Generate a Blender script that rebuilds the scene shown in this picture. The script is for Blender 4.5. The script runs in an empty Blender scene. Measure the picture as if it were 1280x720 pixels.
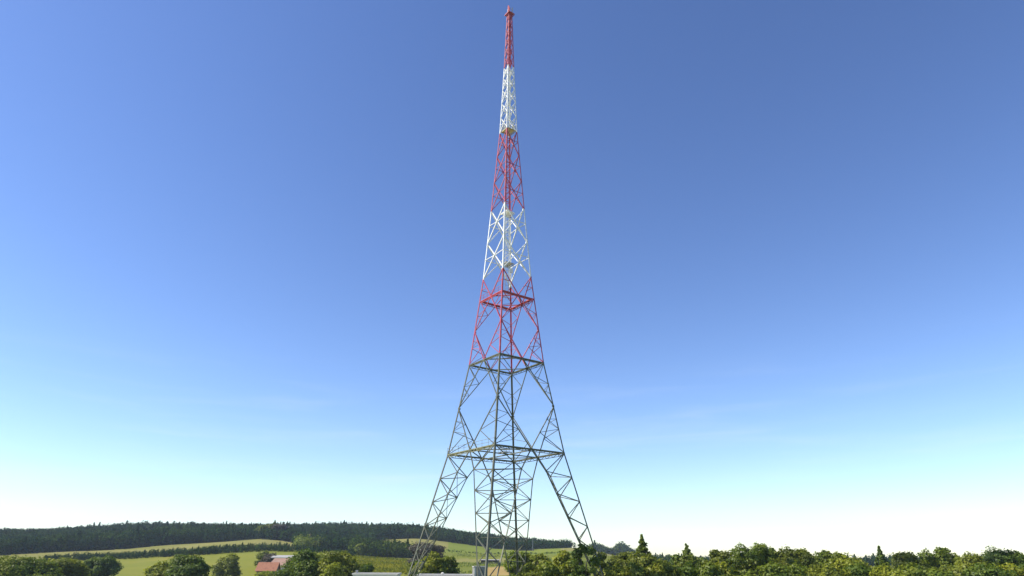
import bpy, math, random
import numpy as np
from mathutils import Vector, Matrix

rng = np.random.default_rng(11)
random.seed(11)
scene = bpy.context.scene
COL = scene.collection
PI = math.pi

# ------------------------------------------------------------------ camera model (recovered from the tower's square rings)
S = 1.06                                  # metres per solver unit
F_PX, PITCH, ROLL = 781.447, 0.403397, -0.0064004
EYE = 9.9                                 # eye height above the tower's footings (photographer stands on a bank)
YAW, RING_ROT = 0.0090147, -0.143686
DIST = 100.0 * S
TX, TY = -DIST * math.sin(YAW), DIST * math.cos(YAW)

def ray(u, v):
    X = (u - 640) / F_PX; U = -(v - 360) / F_PX
    c, s = math.cos(ROLL), math.sin(ROLL)
    x = c * X + s * U; up = -s * X + c * U
    c, s = math.cos(PITCH), math.sin(PITCH)
    return x, c - s * up, s + c * up

def at(u, v, d):
    """world point d metres in front of the camera that is seen in direction (u, v)"""
    x, y, z = ray(u, v)
    k = d / y
    return Vector((x * k, d, EYE + z * k))

# ------------------------------------------------------------------ generic helpers
def tag(o, label=None, cat=None, group=None, kind=None):
    if label: o['label'] = label
    if cat: o['category'] = cat
    if group: o['group'] = group
    if kind: o['kind'] = kind
    return o

def empty(name, loc, label=None, cat=None, group=None, parent=None):
    o = bpy.data.objects.new(name, None); COL.objects.link(o)
    o.empty_display_size = 0.3
    o.location = loc
    if parent: o.parent = parent
    return tag(o, label, cat, group)

class MB:
    """collects bars, boxes, tubes and loose faces into one mesh"""
    def __init__(s): s.v = []; s.f = []; s.m = []
    def add(s, verts, faces, mi=0):
        n = len(s.v); s.v += [tuple(p) for p in verts]
        s.f += [tuple(i + n for i in f) for f in faces]; s.m += [mi] * len(faces)
    def box(s, c, size, rz=0, mi=0):
        cx, cy, cz = c; a, b, h = size[0] / 2, size[1] / 2, size[2] / 2
        co, si = math.cos(rz), math.sin(rz)
        P = []
        for dz in (-h, h):
            for dx, dy in ((-a, -b), (a, -b), (a, b), (-a, b)):
                P.append((cx + dx * co - dy * si, cy + dx * si + dy * co, cz + dz))
        s.add(P, [(3, 2, 1, 0), (4, 5, 6, 7), (0, 1, 5, 4), (1, 2, 6, 5), (2, 3, 7, 6), (3, 0, 4, 7)], mi)
    def bar(s, p, q, w, h=None, up=(0, 0, 1), mi=0):
        p = Vector(p); q = Vector(q); d = (q - p)
        if d.length < 1e-6: return
        d.normalize(); h = h or w
        up = Vector(up)
        if abs(d.dot(up)) > .98: up = Vector((1, 0, 0))
        a = d.cross(up).normalized(); b = a.cross(d).normalized()
        P = [e + a * sx * w / 2 + b * sy * h / 2 for e in (p, q) for sx, sy in ((-1, -1), (1, -1), (1, 1), (-1, 1))]
        s.add(P, [(3, 2, 1, 0), (4, 5, 6, 7), (0, 1, 5, 4), (1, 2, 6, 5), (2, 3, 7, 6), (3, 0, 4, 7)], mi)
    def angle(s, p, q, n1, n2, w, t=.03, mi=0):
        """rolled steel angle: two plates running p-q, spreading along directions n1 and n2"""
        p = Vector(p); q = Vector(q)
        n1 = Vector(n1).normalized(); n2 = Vector(n2).normalized()
        for a, b in ((n1, n2), (n2, n1)):
            P = [e + a * x * w + b * y * t for e in (p, q) for x, y in ((0, 0), (1, 0), (1, 1), (0, 1))]
            f = [(3, 2, 1, 0), (4, 5, 6, 7), (0, 1, 5, 4), (1, 2, 6, 5), (2, 3, 7, 6), (3, 0, 4, 7)]
            s.add(P, f, mi)
    def tube(s, pts, rads, n=7, mi=0, cap=True):
        rings = []
        pts = [Vector(p) for p in pts]
        for i, p in enumerate(pts):
            d = (pts[min(i + 1, len(pts) - 1)] - pts[max(i - 1, 0)]).normalized()
            up = Vector((0, 0, 1)) if abs(d.z) < .95 else Vector((1, 0, 0))
            a = d.cross(up).normalized(); b = a.cross(d)
            rings.append([p + (a * math.cos(2 * PI * k / n) + b * math.sin(2 * PI * k / n)) * rads[i] for k in range(n)])
        V = [p for r in rings for p in r]; Fc = []
        for i in range(len(pts) - 1):
            for k in range(n):
                Fc.append((i * n + k, i * n + (k + 1) % n, (i + 1) * n + (k + 1) % n, (i + 1) * n + k))
        if cap:
            Fc.append(tuple(range(n - 1, -1, -1))); Fc.append(tuple((len(pts) - 1) * n + k for k in range(n)))
        s.add(V, Fc, mi)
    def build(s, name, mats, parent=None, smooth=False, offset=None):
        me = bpy.data.meshes.new(name)
        V = s.v if offset is None else [(x - offset[0], y - offset[1], z - offset[2]) for x, y, z in s.v]
        me.from_pydata(V, [], s.f)
        mats = mats if isinstance(mats, (list, tuple)) else [mats]
        for m in mats: me.materials.append(m)
        if len(mats) > 1: me.polygons.foreach_set('material_index', s.m)
        if smooth: me.polygons.foreach_set('use_smooth', [True] * len(me.polygons))
        me.update()
        o = bpy.data.objects.new(name, me); COL.objects.link(o)
        if parent: o.parent = parent
        return o

def quads_object(name, V, mat, parent=None):
    """V: (n,4,3) array of loose leaf faces"""
    n = len(V)
    me = bpy.data.meshes.new(name)
    me.vertices.add(n * 4); me.vertices.foreach_set('co', V.reshape(-1).astype(np.float32))
    me.loops.add(n * 4); me.loops.foreach_set('vertex_index', np.arange(n * 4, dtype=np.int32))
    me.polygons.add(n)
    me.polygons.foreach_set('loop_start', np.arange(0, n * 4, 4, dtype=np.int32))
    me.polygons.foreach_set('loop_total', np.full(n, 4, dtype=np.int32))
    me.materials.append(mat); me.update(calc_edges=True); me.validate()
    o = bpy.data.objects.new(name, me); COL.objects.link(o)
    if parent: o.parent = parent
    return o

# ------------------------------------------------------------------ materials
def mat(name, base, rough=.6, var=None, scale=4.0, detail=4, bump=0.0, bscale=30, metal=0.0, coords='Object', spec=.4):
    m = bpy.data.materials.new(name); m.use_nodes = True
    nt = m.node_tree; N = nt.nodes; L = nt.links
    b = N['Principled BSDF']; b.inputs['Roughness'].default_value = rough
    b.inputs['Metallic'].default_value = metal
    b.inputs['Specular IOR Level'].default_value = spec
    b.inputs['Base Color'].default_value = (*base, 1)
    tc = N.new('ShaderNodeTexCoord')
    if var:
        no = N.new('ShaderNodeTexNoise'); no.inputs['Scale'].default_value = scale; no.inputs['Detail'].default_value = detail
        no.inputs['Roughness'].default_value = .65
        L.new(tc.outputs[coords], no.inputs['Vector'])
        cr = N.new('ShaderNodeValToRGB')
        cols = [base] + list(var)
        cr.color_ramp.elements[0].position = .32; cr.color_ramp.elements[1].position = .68
        cr.color_ramp.elements[0].color = (*cols[0], 1); cr.color_ramp.elements[1].color = (*cols[-1], 1)
        for i, c in enumerate(cols[1:-1]):
            e = cr.color_ramp.elements.new(.32 + .36 * (i + 1) / (len(cols) - 1)); e.color = (*c, 1)
        L.new(no.outputs['Fac'], cr.inputs['Fac']); L.new(cr.outputs['Color'], b.inputs['Base Color'])
    if bump:
        nb = N.new('ShaderNodeTexNoise'); nb.inputs['Scale'].default_value = bscale; nb.inputs['Detail'].default_value = 5
        L.new(tc.outputs[coords], nb.inputs['Vector'])
        bp = N.new('ShaderNodeBump'); bp.inputs['Strength'].default_value = bump; bp.inputs['Distance'].default_value = .05
        L.new(nb.outputs['Fac'], bp.inputs['Height']); L.new(bp.outputs['Normal'], b.inputs['Normal'])
    return m

def leaf_mat(name, c1, c2, c3, nscale=.25, trans=.45):
    """leaves: colour differs from leaf to leaf and from clump to clump"""
    m = bpy.data.materials.new(name); m.use_nodes = True
    nt = m.node_tree; N = nt.nodes; L = nt.links
    N.remove(N['Principled BSDF']); out = N['Material Output']
    ge = N.new('ShaderNodeNewGeometry'); tc = N.new('ShaderNodeTexCoord')
    no = N.new('ShaderNodeTexNoise'); no.inputs['Scale'].default_value = nscale; no.inputs['Detail'].default_value = 3
    L.new(tc.outputs['Object'], no.inputs['Vector'])
    ad = N.new('ShaderNodeMath'); ad.operation = 'MULTIPLY_ADD'; ad.inputs[1].default_value = .45
    L.new(ge.outputs['Random Per Island'], ad.inputs[0])
    sc = N.new('ShaderNodeMath'); sc.operation = 'MULTIPLY_ADD'; sc.inputs[1].default_value = 1.5 if nscale > .1 else 2.3; sc.inputs[2].default_value = -.48 if nscale > .1 else -.88
    L.new(no.outputs['Fac'], sc.inputs[0]); L.new(sc.outputs[0], ad.inputs[2])
    cr = N.new('ShaderNodeValToRGB'); e = cr.color_ramp.elements
    e[0].position = .1; e[0].color = (*c1, 1); e[1].position = .9; e[1].color = (*c3, 1)
    k = e.new(.5); k.color = (*c2, 1)
    L.new(ad.outputs[0], cr.inputs['Fac'])
    d = N.new('ShaderNodeBsdfDiffuse'); t = N.new('ShaderNodeBsdfTranslucent')
    g = N.new('ShaderNodeBsdfGlossy'); g.inputs['Roughness'].default_value = .55
    L.new(cr.outputs['Color'], d.inputs['Color']); L.new(cr.outputs['Color'], t.inputs['Color'])
    mx = N.new('ShaderNodeMixShader'); mx.inputs[0].default_value = trans
    L.new(d.outputs[0], mx.inputs[1]); L.new(t.outputs[0], mx.inputs[2])
    m2 = N.new('ShaderNodeMixShader'); m2.inputs[0].default_value = .03 if nscale > .1 else 0.0
    L.new(mx.outputs[0], m2.inputs[1]); L.new(g.outputs[0], m2.inputs[2])
    L.new(m2.outputs[0], out.inputs['Surface'])
    return m

def field_mat(name, c1, c2, c3, stripe=0.0, srot=0.3, sscale=.25, nscale=.02):
    m = bpy.data.materials.new(name); m.use_nodes = True
    nt = m.node_tree; N = nt.nodes; L = nt.links
    b = N['Principled BSDF']; b.inputs['Roughness'].default_value = .95; b.inputs['Specular IOR Level'].default_value = .1
    tc = N.new('ShaderNodeTexCoord')
    n1 = N.new('ShaderNodeTexNoise'); n1.inputs['Scale'].default_value = nscale; n1.inputs['Detail'].default_value = 8; n1.inputs['Roughness'].default_value = .7
    L.new(tc.outputs['Object'], n1.inputs['Vector'])
    n2 = N.new('ShaderNodeTexNoise'); n2.inputs['Scale'].default_value = .9; n2.inputs['Detail'].default_value = 4
    L.new(tc.outputs['Object'], n2.inputs['Vector'])
    mp = N.new('ShaderNodeMapping'); mp.inputs['Rotation'].default_value[2] = srot
    L.new(tc.outputs['Object'], mp.inputs['Vector'])
    wv = N.new('ShaderNodeTexWave'); wv.inputs['Scale'].default_value = sscale; wv.inputs['Distortion'].default_value = 1.2; wv.inputs['Detail'].default_value = 2
    L.new(mp.outputs[0], wv.inputs['Vector'])
    a = N.new('ShaderNodeMath'); a.operation = 'MULTIPLY_ADD'; a.inputs[1].default_value = stripe; L.new(wv.outputs['Fac'], a.inputs[0])
    a2 = N.new('ShaderNodeMath'); a2.operation = 'MULTIPLY_ADD'; a2.inputs[1].default_value = .35; L.new(n2.outputs['Fac'], a2.inputs[0])
    a3 = N.new('ShaderNodeMath'); a3.operation = 'MULTIPLY_ADD'; a3.inputs[1].default_value = 1.3; a3.inputs[2].default_value = -.32 - stripe * .5
    L.new(n1.outputs['Fac'], a3.inputs[0]); L.new(a3.outputs[0], a2.inputs[2]); L.new(a2.outputs[0], a.inputs[2])
    cr = N.new('ShaderNodeValToRGB'); e = cr.color_ramp.elements
    e[0].position = .15; e[0].color = (*c1, 1); e[1].position = .85; e[1].color = (*c3, 1)
    k = e.new(.5); k.color = (*c2, 1)
    L.new(a.outputs[0], cr.inputs['Fac']); L.new(cr.outputs['Color'], b.inputs['Base Color'])
    bp = N.new('ShaderNodeBump'); bp.inputs['Strength'].default_value = .6; bp.inputs['Distance'].default_value = .4
    L.new(n2.outputs['Fac'], bp.inputs['Height']); L.new(bp.outputs['Normal'], b.inputs['Normal'])
    return m

M = {}
M['steel'] = mat('weathered_green_grey_steel', (.095, .103, .075), .6, [(.13, .137, .10), (.175, .165, .115)], .9, 6, metal=.1)
M['red'] = mat('red_tower_paint', (.36, .032, .062), .6, [(.42, .045, .08), (.47, .10, .125), (.33, .07, .075)], .9, 7)
M['white'] = mat('white_tower_paint', (.72, .72, .70), .5, [(.80, .80, .78), (.82, .82, .81)], .6, 5)
M['yellow'] = mat('yellow_lit_deck', (.45, .37, .15), .7, [(.52, .44, .2), (.42, .38, .24)], 1.5)  # yellow light on the deck is put into its colour
M['galv'] = mat('galvanised_steel', (.38, .39, .40), .45, [(.46, .47, .48), (.5, .5, .5)], 1.2, metal=.4)
M['olive'] = mat('sunlit_walkway_steel', (.15, .155, .09), .7, [(.21, .21, .12), (.27, .26, .16)], 1.0)  # steel with sunlight painted in, for the lower ring's lit beam and rail
M['concrete'] = mat('concrete', (.34, .33, .31), .9, [(.42, .41, .39), (.3, .29, .27)], 1.2, 7, .3, 20)
M['dark_concrete'] = mat('stained_concrete', (.13, .13, .13), .9, [(.24, .24, .23), (.33, .33, .32)], 1.3, 7, .3, 20)
M['render'] = mat('pale_render', (.62, .60, .55), .85, [(.68, .66, .61), (.58, .56, .5)], .7, 6, .1, 20)
M['parapet'] = mat('white_parapet_metal', (.60, .56, .50), .55, [(.68, .64, .58)], .8)
M['gravel'] = mat('roof_gravel', (.3, .29, .27), .95, [(.4, .39, .36), (.22, .21, .2)], 4, 6, .4, 20)
M['glass'] = mat('window_glass', (.03, .04, .05), .08, spec=.8)
M['frame'] = mat('grey_window_frame', (.25, .26, .27), .5)
M['bark'] = mat('bark', (.09, .07, .05), .95, [(.15, .12, .09), (.06, .05, .04)], 3, 6, .6, 12)
M['palebark'] = mat('pale_dead_bark', (.3, .28, .25), .95, [(.4, .38, .34), (.22, .2, .18)], 3, 6, .4, 12)
def tile_mat(name, c1, c2, c3):
    m = mat(name, c1, .85, [c2, c3], .9, 6)
    nt = m.node_tree; N = nt.nodes; L = nt.links
    tc = N.new('ShaderNodeTexCoord'); wv = N.new('ShaderNodeTexWave'); wv.inputs['Scale'].default_value = 1.2
    L.new(tc.outputs['Object'], wv.inputs['Vector'])
    bp = N.new('ShaderNodeBump'); bp.inputs['Strength'].default_value = .6; bp.inputs['Distance'].default_value = .06
    L.new(wv.outputs['Fac'], bp.inputs['Height']); L.new(bp.outputs['Normal'], N['Principled BSDF'].inputs['Normal'])
    return m
M['orange_tile'] = tile_mat('orange_clay_tiles', (.27, .11, .06), (.33, .145, .08), (.22, .09, .05))
M['pink_tile'] = tile_mat('faded_pink_clay_tiles', (.24, .135, .10), (.29, .18, .135), (.19, .11, .085))
M['grey_sheet'] = mat('grey_roof_sheet', (.30, .29, .27), .7, [(.36, .35, .33), (.25, .24, .23)], 1.0)
M['wood'] = mat('weathered_timber', (.16, .12, .08), .9, [(.22, .17, .12), (.12, .09, .06)], 2)

M['leaf_dark'] = leaf_mat('leaf_dark_green', (0.052, 0.090, 0.007), (0.096, 0.155, 0.010), (0.171, 0.213, 0.013))
M['leaf_mid'] = leaf_mat('leaf_mid_green', (0.075, 0.123, 0.008), (0.144, 0.196, 0.010), (0.242, 0.266, 0.017))
M['leaf_olive'] = leaf_mat('leaf_olive', (0.090, 0.117, 0.010), (0.184, 0.216, 0.014), (0.303, 0.316, 0.024))
M['leaf_sunny'] = leaf_mat('leaf_yellow_green', (0.128, 0.163, 0.010), (0.236, 0.271, 0.014), (0.363, 0.357, 0.022))
M['leaf_brown'] = leaf_mat('leaf_brownish', (0.085, 0.106, 0.009), (0.144, 0.176, 0.014), (0.216, 0.246, 0.022))
M['leaf_greybrown'] = leaf_mat('scrub_grey_brown', (.055, .05, .032), (.085, .075, .05), (.12, .105, .065))
M['leaf_forest'] = leaf_mat('forest_needles', (0.013, 0.036, 0.012), (0.024, 0.055, 0.015), (0.051, 0.086, 0.019), .05, .2)
M['leaf_forest_mix'] = leaf_mat('forest_mixed_leaves', (0.022, 0.045, 0.009), (0.040, 0.074, 0.012), (0.087, 0.120, 0.016), .05, .25)
M['crop'] = leaf_mat('crop_leaves', (0.108, 0.134, 0.008), (0.189, 0.201, 0.012), (0.270, 0.255, 0.017), .05, .35)

M['f_meadow'] = field_mat('meadow', (0.094, 0.115, 0.012), (0.144, 0.161, 0.017), (0.200, 0.190, 0.027))
M['f_bright'] = field_mat('bright_meadow', (0.130, 0.150, 0.015), (0.171, 0.181, 0.020), (0.218, 0.204, 0.031), .12, 1.2, .12)
M['f_hay'] = field_mat('pale_cut_grass', (0.153, 0.162, 0.035), (0.198, 0.189, 0.049), (0.252, 0.225, 0.070), .15, .4, .1)
M['f_paddock'] = field_mat('sandy_paddock', (0.240, 0.171, 0.049), (0.310, 0.218, 0.070), (0.360, 0.266, 0.098))
M['f_green'] = field_mat('green_crop', (0.110, 0.149, 0.017), (0.149, 0.182, 0.022), (0.188, 0.204, 0.029), .25, 1.35, .18)
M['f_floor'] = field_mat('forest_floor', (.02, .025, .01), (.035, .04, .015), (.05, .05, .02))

# ------------------------------------------------------------------ terrain
gd = [330, 420, 500, 570, 650, 700, 780, 900, 1000, 1200, 1600, 3000, 3400]
gx = [0, 160, 325, 390, 460, 520, 580, 620, 670, 720, 790, 960, 1280]
gy = np.array([
 [722, 712, 704, 698, 692, 688, 682, 676, 672, 675, 682, 687, 688],
 [721, 708, 698, 692, 686, 683, 678, 671, 667, 671, 683, 688, 690],
 [721, 697, 688, 681, 674, 672, 669, 666, 664, 668, 684, 689, 691],
 [721, 698, 689, 686, 681, 677, 672, 667, 665, 668, 685, 690, 691],
 [721, 705, 697, 694, 685, 677, 672, 669, 667, 671, 685, 690, 692],
 [720, 709, 700, 695, 683, 675, 670, 667, 666, 671, 685, 691, 692],
 [719, 709, 701, 695, 687, 682, 677, 673, 672, 676, 686, 691, 692],
 [718, 708, 701, 695, 690, 686, 682, 678, 677, 681, 688, 692, 693],
 [717, 708, 701, 696, 691, 687, 684, 682, 683, 686, 690, 693, 693],
 [716, 708, 700, 695, 688, 684, 685, 690, 691, 692, 693, 693, 694],
 [716, 710, 706, 703, 701, 700, 699, 698, 697, 695, 695, 695, 695],
 [717, 713, 710, 708, 707, 707, 706, 705, 704, 702, 700, 698, 698],
 [720, 716, 713, 711, 710, 710, 709, 708, 707, 705, 702, 700, 700]], float)
gz = np.zeros_like(gy)
gaz = np.array([math.atan2(ray(x, 693)[0], ray(x, 693)[1]) for x in gx])
for i, x in enumerate(gx):
    for j, d in enumerate(gd):
        gz[i, j] = at(x, gy[i, j], d * math.cos(gaz[i])).z
nd = [0, 12, 30, 55, 85, 200, 270]
nz = [8.2, 7.6, 4.6, 1.4, -.02, -.02, -.02]
GD = np.array(nd + gd, float)
GZ = np.concatenate([np.tile(np.array(nz), (len(gx), 1)), gz], 1)
rings = np.concatenate([[0.5, 4, 8, 12, 18, 24, 30, 38, 46, 55, 65, 75, 85], np.arange(100, 320, 15), np.arange(320, 1250, 8), np.arange(1260, 1700, 40), [1800, 2000, 2300, 2700, 3000]])
fine_az = np.radians(np.arange(-48, 48.01, .25))
az = np.concatenate([np.radians(np.arange(-180, -48, 6.0)), fine_az, np.radians(np.arange(54, 180, 6.0))])
def smooth_interp(A):
    Z = np.zeros((len(az), len(rings)))
    col = np.stack([np.interp(az, gaz, GZ[:, j]) for j in range(len(GD))], 1)
    for i in range(len(az)): Z[i] = np.interp(rings, GD, col[i])
    return Z
ZT = smooth_interp(None)
for _ in range(3):                                   # round the joints of the profile
    ZT[:, 1:-1] = np.where((rings[1:-1] > 20)[None], .25 * ZT[:, :-2] + .5 * ZT[:, 1:-1] + .25 * ZT[:, 2:], ZT[:, 1:-1])
    ZT[1:-1] = .25 * ZT[:-2] + .5 * ZT[1:-1] + .25 * ZT[2:]
und = np.zeros_like(ZT)
AZ, RR = np.meshgrid(az, rings, indexing='ij')
und = .35 * np.sin(RR * .045 + AZ * 9) * np.sin(AZ * 23 + RR * .011) + .2 * np.sin(RR * .11 + AZ * 31)
ZT += und * np.clip((RR - 320) / 200, 0, 1) * np.clip((4000 - RR) / 2000, 0, 1)
def ground(x, y):
    a = math.atan2(x, y); r = math.hypot(x, y)
    i = np.searchsorted(az, a) - 1; i = int(np.clip(i, 0, len(az) - 2))
    j = np.searchsorted(rings, r) - 1; j = int(np.clip(j, 0, len(rings) - 2))
    s = (a - az[i]) / (az[i + 1] - az[i]); t = (r - rings[j]) / (rings[j + 1] - rings[j])
    s = min(max(s, 0), 1); t = min(max(t, 0), 1)
    return float((1 - s) * ((1 - t) * ZT[i, j] + t * ZT[i, j + 1]) + s * ((1 - t) * ZT[i + 1, j] + t * ZT[i + 1, j + 1]))
def px_of(a): return 640 + 849.6 * np.tan(np.clip(a, -1.2, 1.2))

PXG = px_of(az)
def forest_lo(px):           # nearest edge of the hill forest, metres
    return np.interp(px, [-200, 0, 160, 300, 366, 372, 445, 452, 480, 545, 600, 640, 667, 669, 705, 724, 730], [600, 620, 660, 680, 660, 560, 545, 600, 730, 735, 715, 690, 682, 716, 712, 712, 9000])
def forest_hi(px):
    return np.interp(px, [-200, 400, 560, 620, 700, 724, 730], [1120, 1120, 1080, 1020, 830, 740, 0])
def field_index(px, d):
    w = 6 * math.sin(px * .05) + 4 * math.sin(px * .13 + 1)
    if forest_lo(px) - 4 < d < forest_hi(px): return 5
    if px < 372 and d > 535 + w: return 2
    if px < 420 and 320 < d < 480: return 1
    if px < 508 + (d - 330) * .06 and 300 < d < 500: return 1
    if 596 < px < 655 and 320 < d < 415 + w: return 3
    if 508 < px < 720 and 480 + w < d < 525 + w: return 2 if px < 668 else 0
    if 480 < px < 560 and 640 < d: return 2
    if px > 700 and 655 + w < d < 760: return 2
    if 560 < px < 735 and d > 600: return 4
    if 508 < px < 720 and d > 525: return 4 if d > 610 + w else 0
    return 0
n_az, n_r = ZT.shape
verts = np.stack([RR * np.sin(AZ), RR * np.cos(AZ), ZT], -1).reshape(-1, 3)
faces = []; mids = []
for i in range(n_az):
    i2 = (i + 1) % n_az
    pxm = PXG[i]
    for j in range(n_r - 1):
        faces.append((i * n_r + j, i * n_r + j + 1, i2 * n_r + j + 1, i2 * n_r + j))
        mids.append(field_index(pxm, rings[j] + 4))
centre = len(verts)
verts = np.vstack([verts, [[0, 0, 8.2]]])
for i in range(n_az):
    faces.append((centre, i * n_r, ((i + 1) % n_az) * n_r)); mids.append(0)
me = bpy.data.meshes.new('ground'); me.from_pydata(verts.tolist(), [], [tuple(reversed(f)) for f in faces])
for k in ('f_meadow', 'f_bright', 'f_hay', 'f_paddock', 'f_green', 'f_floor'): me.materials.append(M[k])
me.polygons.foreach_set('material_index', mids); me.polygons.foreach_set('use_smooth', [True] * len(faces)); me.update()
if me.polygons[len(faces) // 2].normal.z < 0: me.flip_normals()
g = bpy.data.objects.new('ground', me); COL.objects.link(g)
tag(g, 'rolling meadows, pale cut grass and crop fields rising to wooded hills', 'ground', kind='structure')

# ------------------------------------------------------------------ the tower
A0 = RING_ROT - YAW
ANG = {'N': -PI / 2, 'R': 0.0, 'F': PI / 2, 'L': PI}
PROFILE = [(-9.3, 16.35), (14.49, 9.29), (28.98, 6.30), (40.32, 4.68), (44.56, 4.30), (58.2, 3.14), (75.43, 1.77), (91.65, 1.07), (106.6, .58)]
PH = [p[0] for p in PROFILE]; PR = [p[1] for p in PROFILE]
def rad(h): return float(np.interp(h, PH, PR))
def pt(k, h, inset=0.0):
    r = (rad(h) - inset) * S; t = ANG[k] + A0
    return Vector((r * math.cos(t), r * math.sin(t), (h + 9.3) * S))      # tower-local: footing top at z=0
def mix(a, b, t): return a * (1 - t) + b * t
FACES = [('L', 'N'), ('N', 'R'), ('R', 'F'), ('F', 'L')]
def mid(f, h): return (pt(f[0], h) + pt(f[1], h)) * .5
TOWER_Z = EYE - 9.3 * S
tower = empty('lattice_tower', (TX, TY, TOWER_Z), 'tall red and white banded steel lattice tower on four splayed grey green legs', 'tower')

def leg_dirs(k):
    i = 'LNRF'.index(k); prev, nxt = 'LNRF'[i - 1], 'LNRF'[(i + 1) % 4]
    a = pt(k, 20)
    return (pt(prev, 20) - a).normalized(), (pt(nxt, 20) - a).normalized()
def chord(mb, k, h0, h1, w):
    n1, n2 = leg_dirs(k)
    mb.angle(pt(k, h0), pt(k, h1), n1, n2, w, .035)
def gusset(mb, c, n1, n2, s):
    """small plate lying in the plane of n1 and z"""
    c = Vector(c); z = Vector((0, 0, 1)); n1 = Vector(n1).normalized(); t = n1.cross(z).normalized() * .03
    P = []
    for e in (c - t, c + t):
        for a, b in ((-.5, -.8), (.5, -.8), (.8, .1), (.4, .8), (-.4, .8), (-.8, .1)):
            P.append(e + n1 * a * s + z * b * s)
    mb.add(P, [tuple(range(5, -1, -1)), tuple(range(6, 12))] + [(i, (i + 1) % 6, 6 + (i + 1) % 6, 6 + i) for i in range(6)])

def inner_node(k, other, h):
    e = 4.95 * (h + 9.3) / (11.4 + 9.3)
    a = pt(k, h); b = pt(other, h)
    return a + (b - a).normalized() * e * S
# --- four splayed legs below the lower ring
inner_h = [11.4 - 3.1 * i for i in range(6)] + [-6.9]
outer_h = [14.49] + [10.85 - 3.48 * i for i in range(6)]
for k in 'LNRF':
    i = 'LNRF'.index(k); nb = ('LNRF'[i - 1], 'LNRF'[(i + 1) % 4])
    leg = empty('leg', (0, 0, 0), parent=tower)
    b = MB(); chord(b, k, -9.3, 14.49, .27)
    n1, n2 = leg_dirs(k)
    for h in outer_h[1:]:
        gusset(b, pt(k, h) + n1 * .2, n1, None, .22); gusset(b, pt(k, h) + n2 * .2, n2, None, .22)
    b.build('outer_chord', M['steel'], leg)
    foot = pt(k, -9.3)
    lace = MB()
    for o, nn in zip(nb, (n1, n2)):
        ic = MB(); ic.bar(foot + nn * .25, inner_node(k, o, 11.4), .14, .14)
        fm = mid((k, o), 14.49)
        ic.bar(inner_node(k, o, 11.4), fm, .15, .15)
        for h in inner_h[:-1]: gusset(ic, inner_node(k, o, h), nn, None, .18)
        ic.build('inner_chord', M['steel'], leg)
        seq = [pt(k, 14.49)]
        for a, c in zip(inner_h, outer_h[1:]): seq += [inner_node(k, o, a), pt(k, c) + nn * .1]
        for p, q in zip(seq, seq[1:]): lace.bar(p, q, .115 if (p - q).length > 4 else .10)
    lace.build('lacing', M['steel'], leg)
    tie = MB()
    for a, c in zip(inner_h, inner_h[1:]):
        tie.bar(inner_node(k, nb[0], a), inner_node(k, nb[1], a), .11)
        tie.bar(inner_node(k, nb[0], a), inner_node(k, nb[1], c), .09)
        if a > 5: tie.bar(inner_node(k, nb[1], a), inner_node(k, nb[0], c), .08)
    tie.build('cross_tie', M['steel'], leg)
    fb = MB(); d = Vector((foot.x, foot.y, 0)).normalized()
    c = foot + Vector((0, 0, -.35))
    rz = ANG[k] + A0
    fb.box((c.x, c.y, -.55), (2.6, 2.6, .7), rz); fb.box((c.x, c.y, -.05), (1.5, 1.5, .36), rz)
    fb.build('concrete_footing', M['concrete'], leg)

# --- sections above the ring
def diamond(mb, f, hc, hm, hr, w, second=True):
    """member from the leg node at hm to the middle of the face at ring height hr, with its small struts; hc = corner height at the ring"""
    for k in f:
        m = pt(k, hm); c = pt(k, hr); e = mid(f, hr)
        mb.bar(m, e, w)
        sub = mix(m, c, .5); P = mix(m, e, .63); Q = mix(m, e, .32)
        mb.bar(sub, P, w * .6); mb.bar(sub, Q, w * .5); mb.bar(c, P, w * .65)
        if second: mb.bar(mix(m, c, .28), Q, w * .45)
def section(name, label, h0, h1, material, chord_w):
    e = empty(name, (0, 0, 0), parent=tower)
    if label: e['label'] = label
    for k in 'LNRF':
        b = MB(); chord(b, k, h0, h1, chord_w)
        b.build('corner_chord', material, e)
    return e
sec = section('tower_section', 'grey green section between the two lower rings', 14.49, 28.98, M['steel'], .25)
for f in FACES:
    b = MB(); diamond(b, f, 0, 21.8, 14.49, .14); diamond(b, f, 0, 21.8, 28.98, .13)
    for k in f: gusset(b, mix(pt(k, 21.8), mid(f, 21.8), .05), mid(f, 21.8) - pt(k, 21.8), None, .2)
    b.build('face_bracing', M['steel'], sec)
sec = section('tower_section', 'red section around the upper ring', 28.98, 44.56, M['red'], .22)
for f in FACES:
    b = MB(); diamond(b, f, 0, 34.85, 28.98, .125); diamond(b, f, 0, 34.85, 40.32, .12, False)
    for k in f: b.bar(pt(k, 44.56), mid(f, 40.32), .14); b.bar(mix(pt(k, 44.56), pt(k, 40.32), .5), mix(pt(k, 44.56), mid(f, 40.32), .5), .08)
    for k in f: gusset(b, mix(pt(k, 34.85), mid(f, 34.85), .05), mid(f, 34.85) - pt(k, 34.85), None, .18)
    b.build('face_bracing', M['red'], sec)
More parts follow.
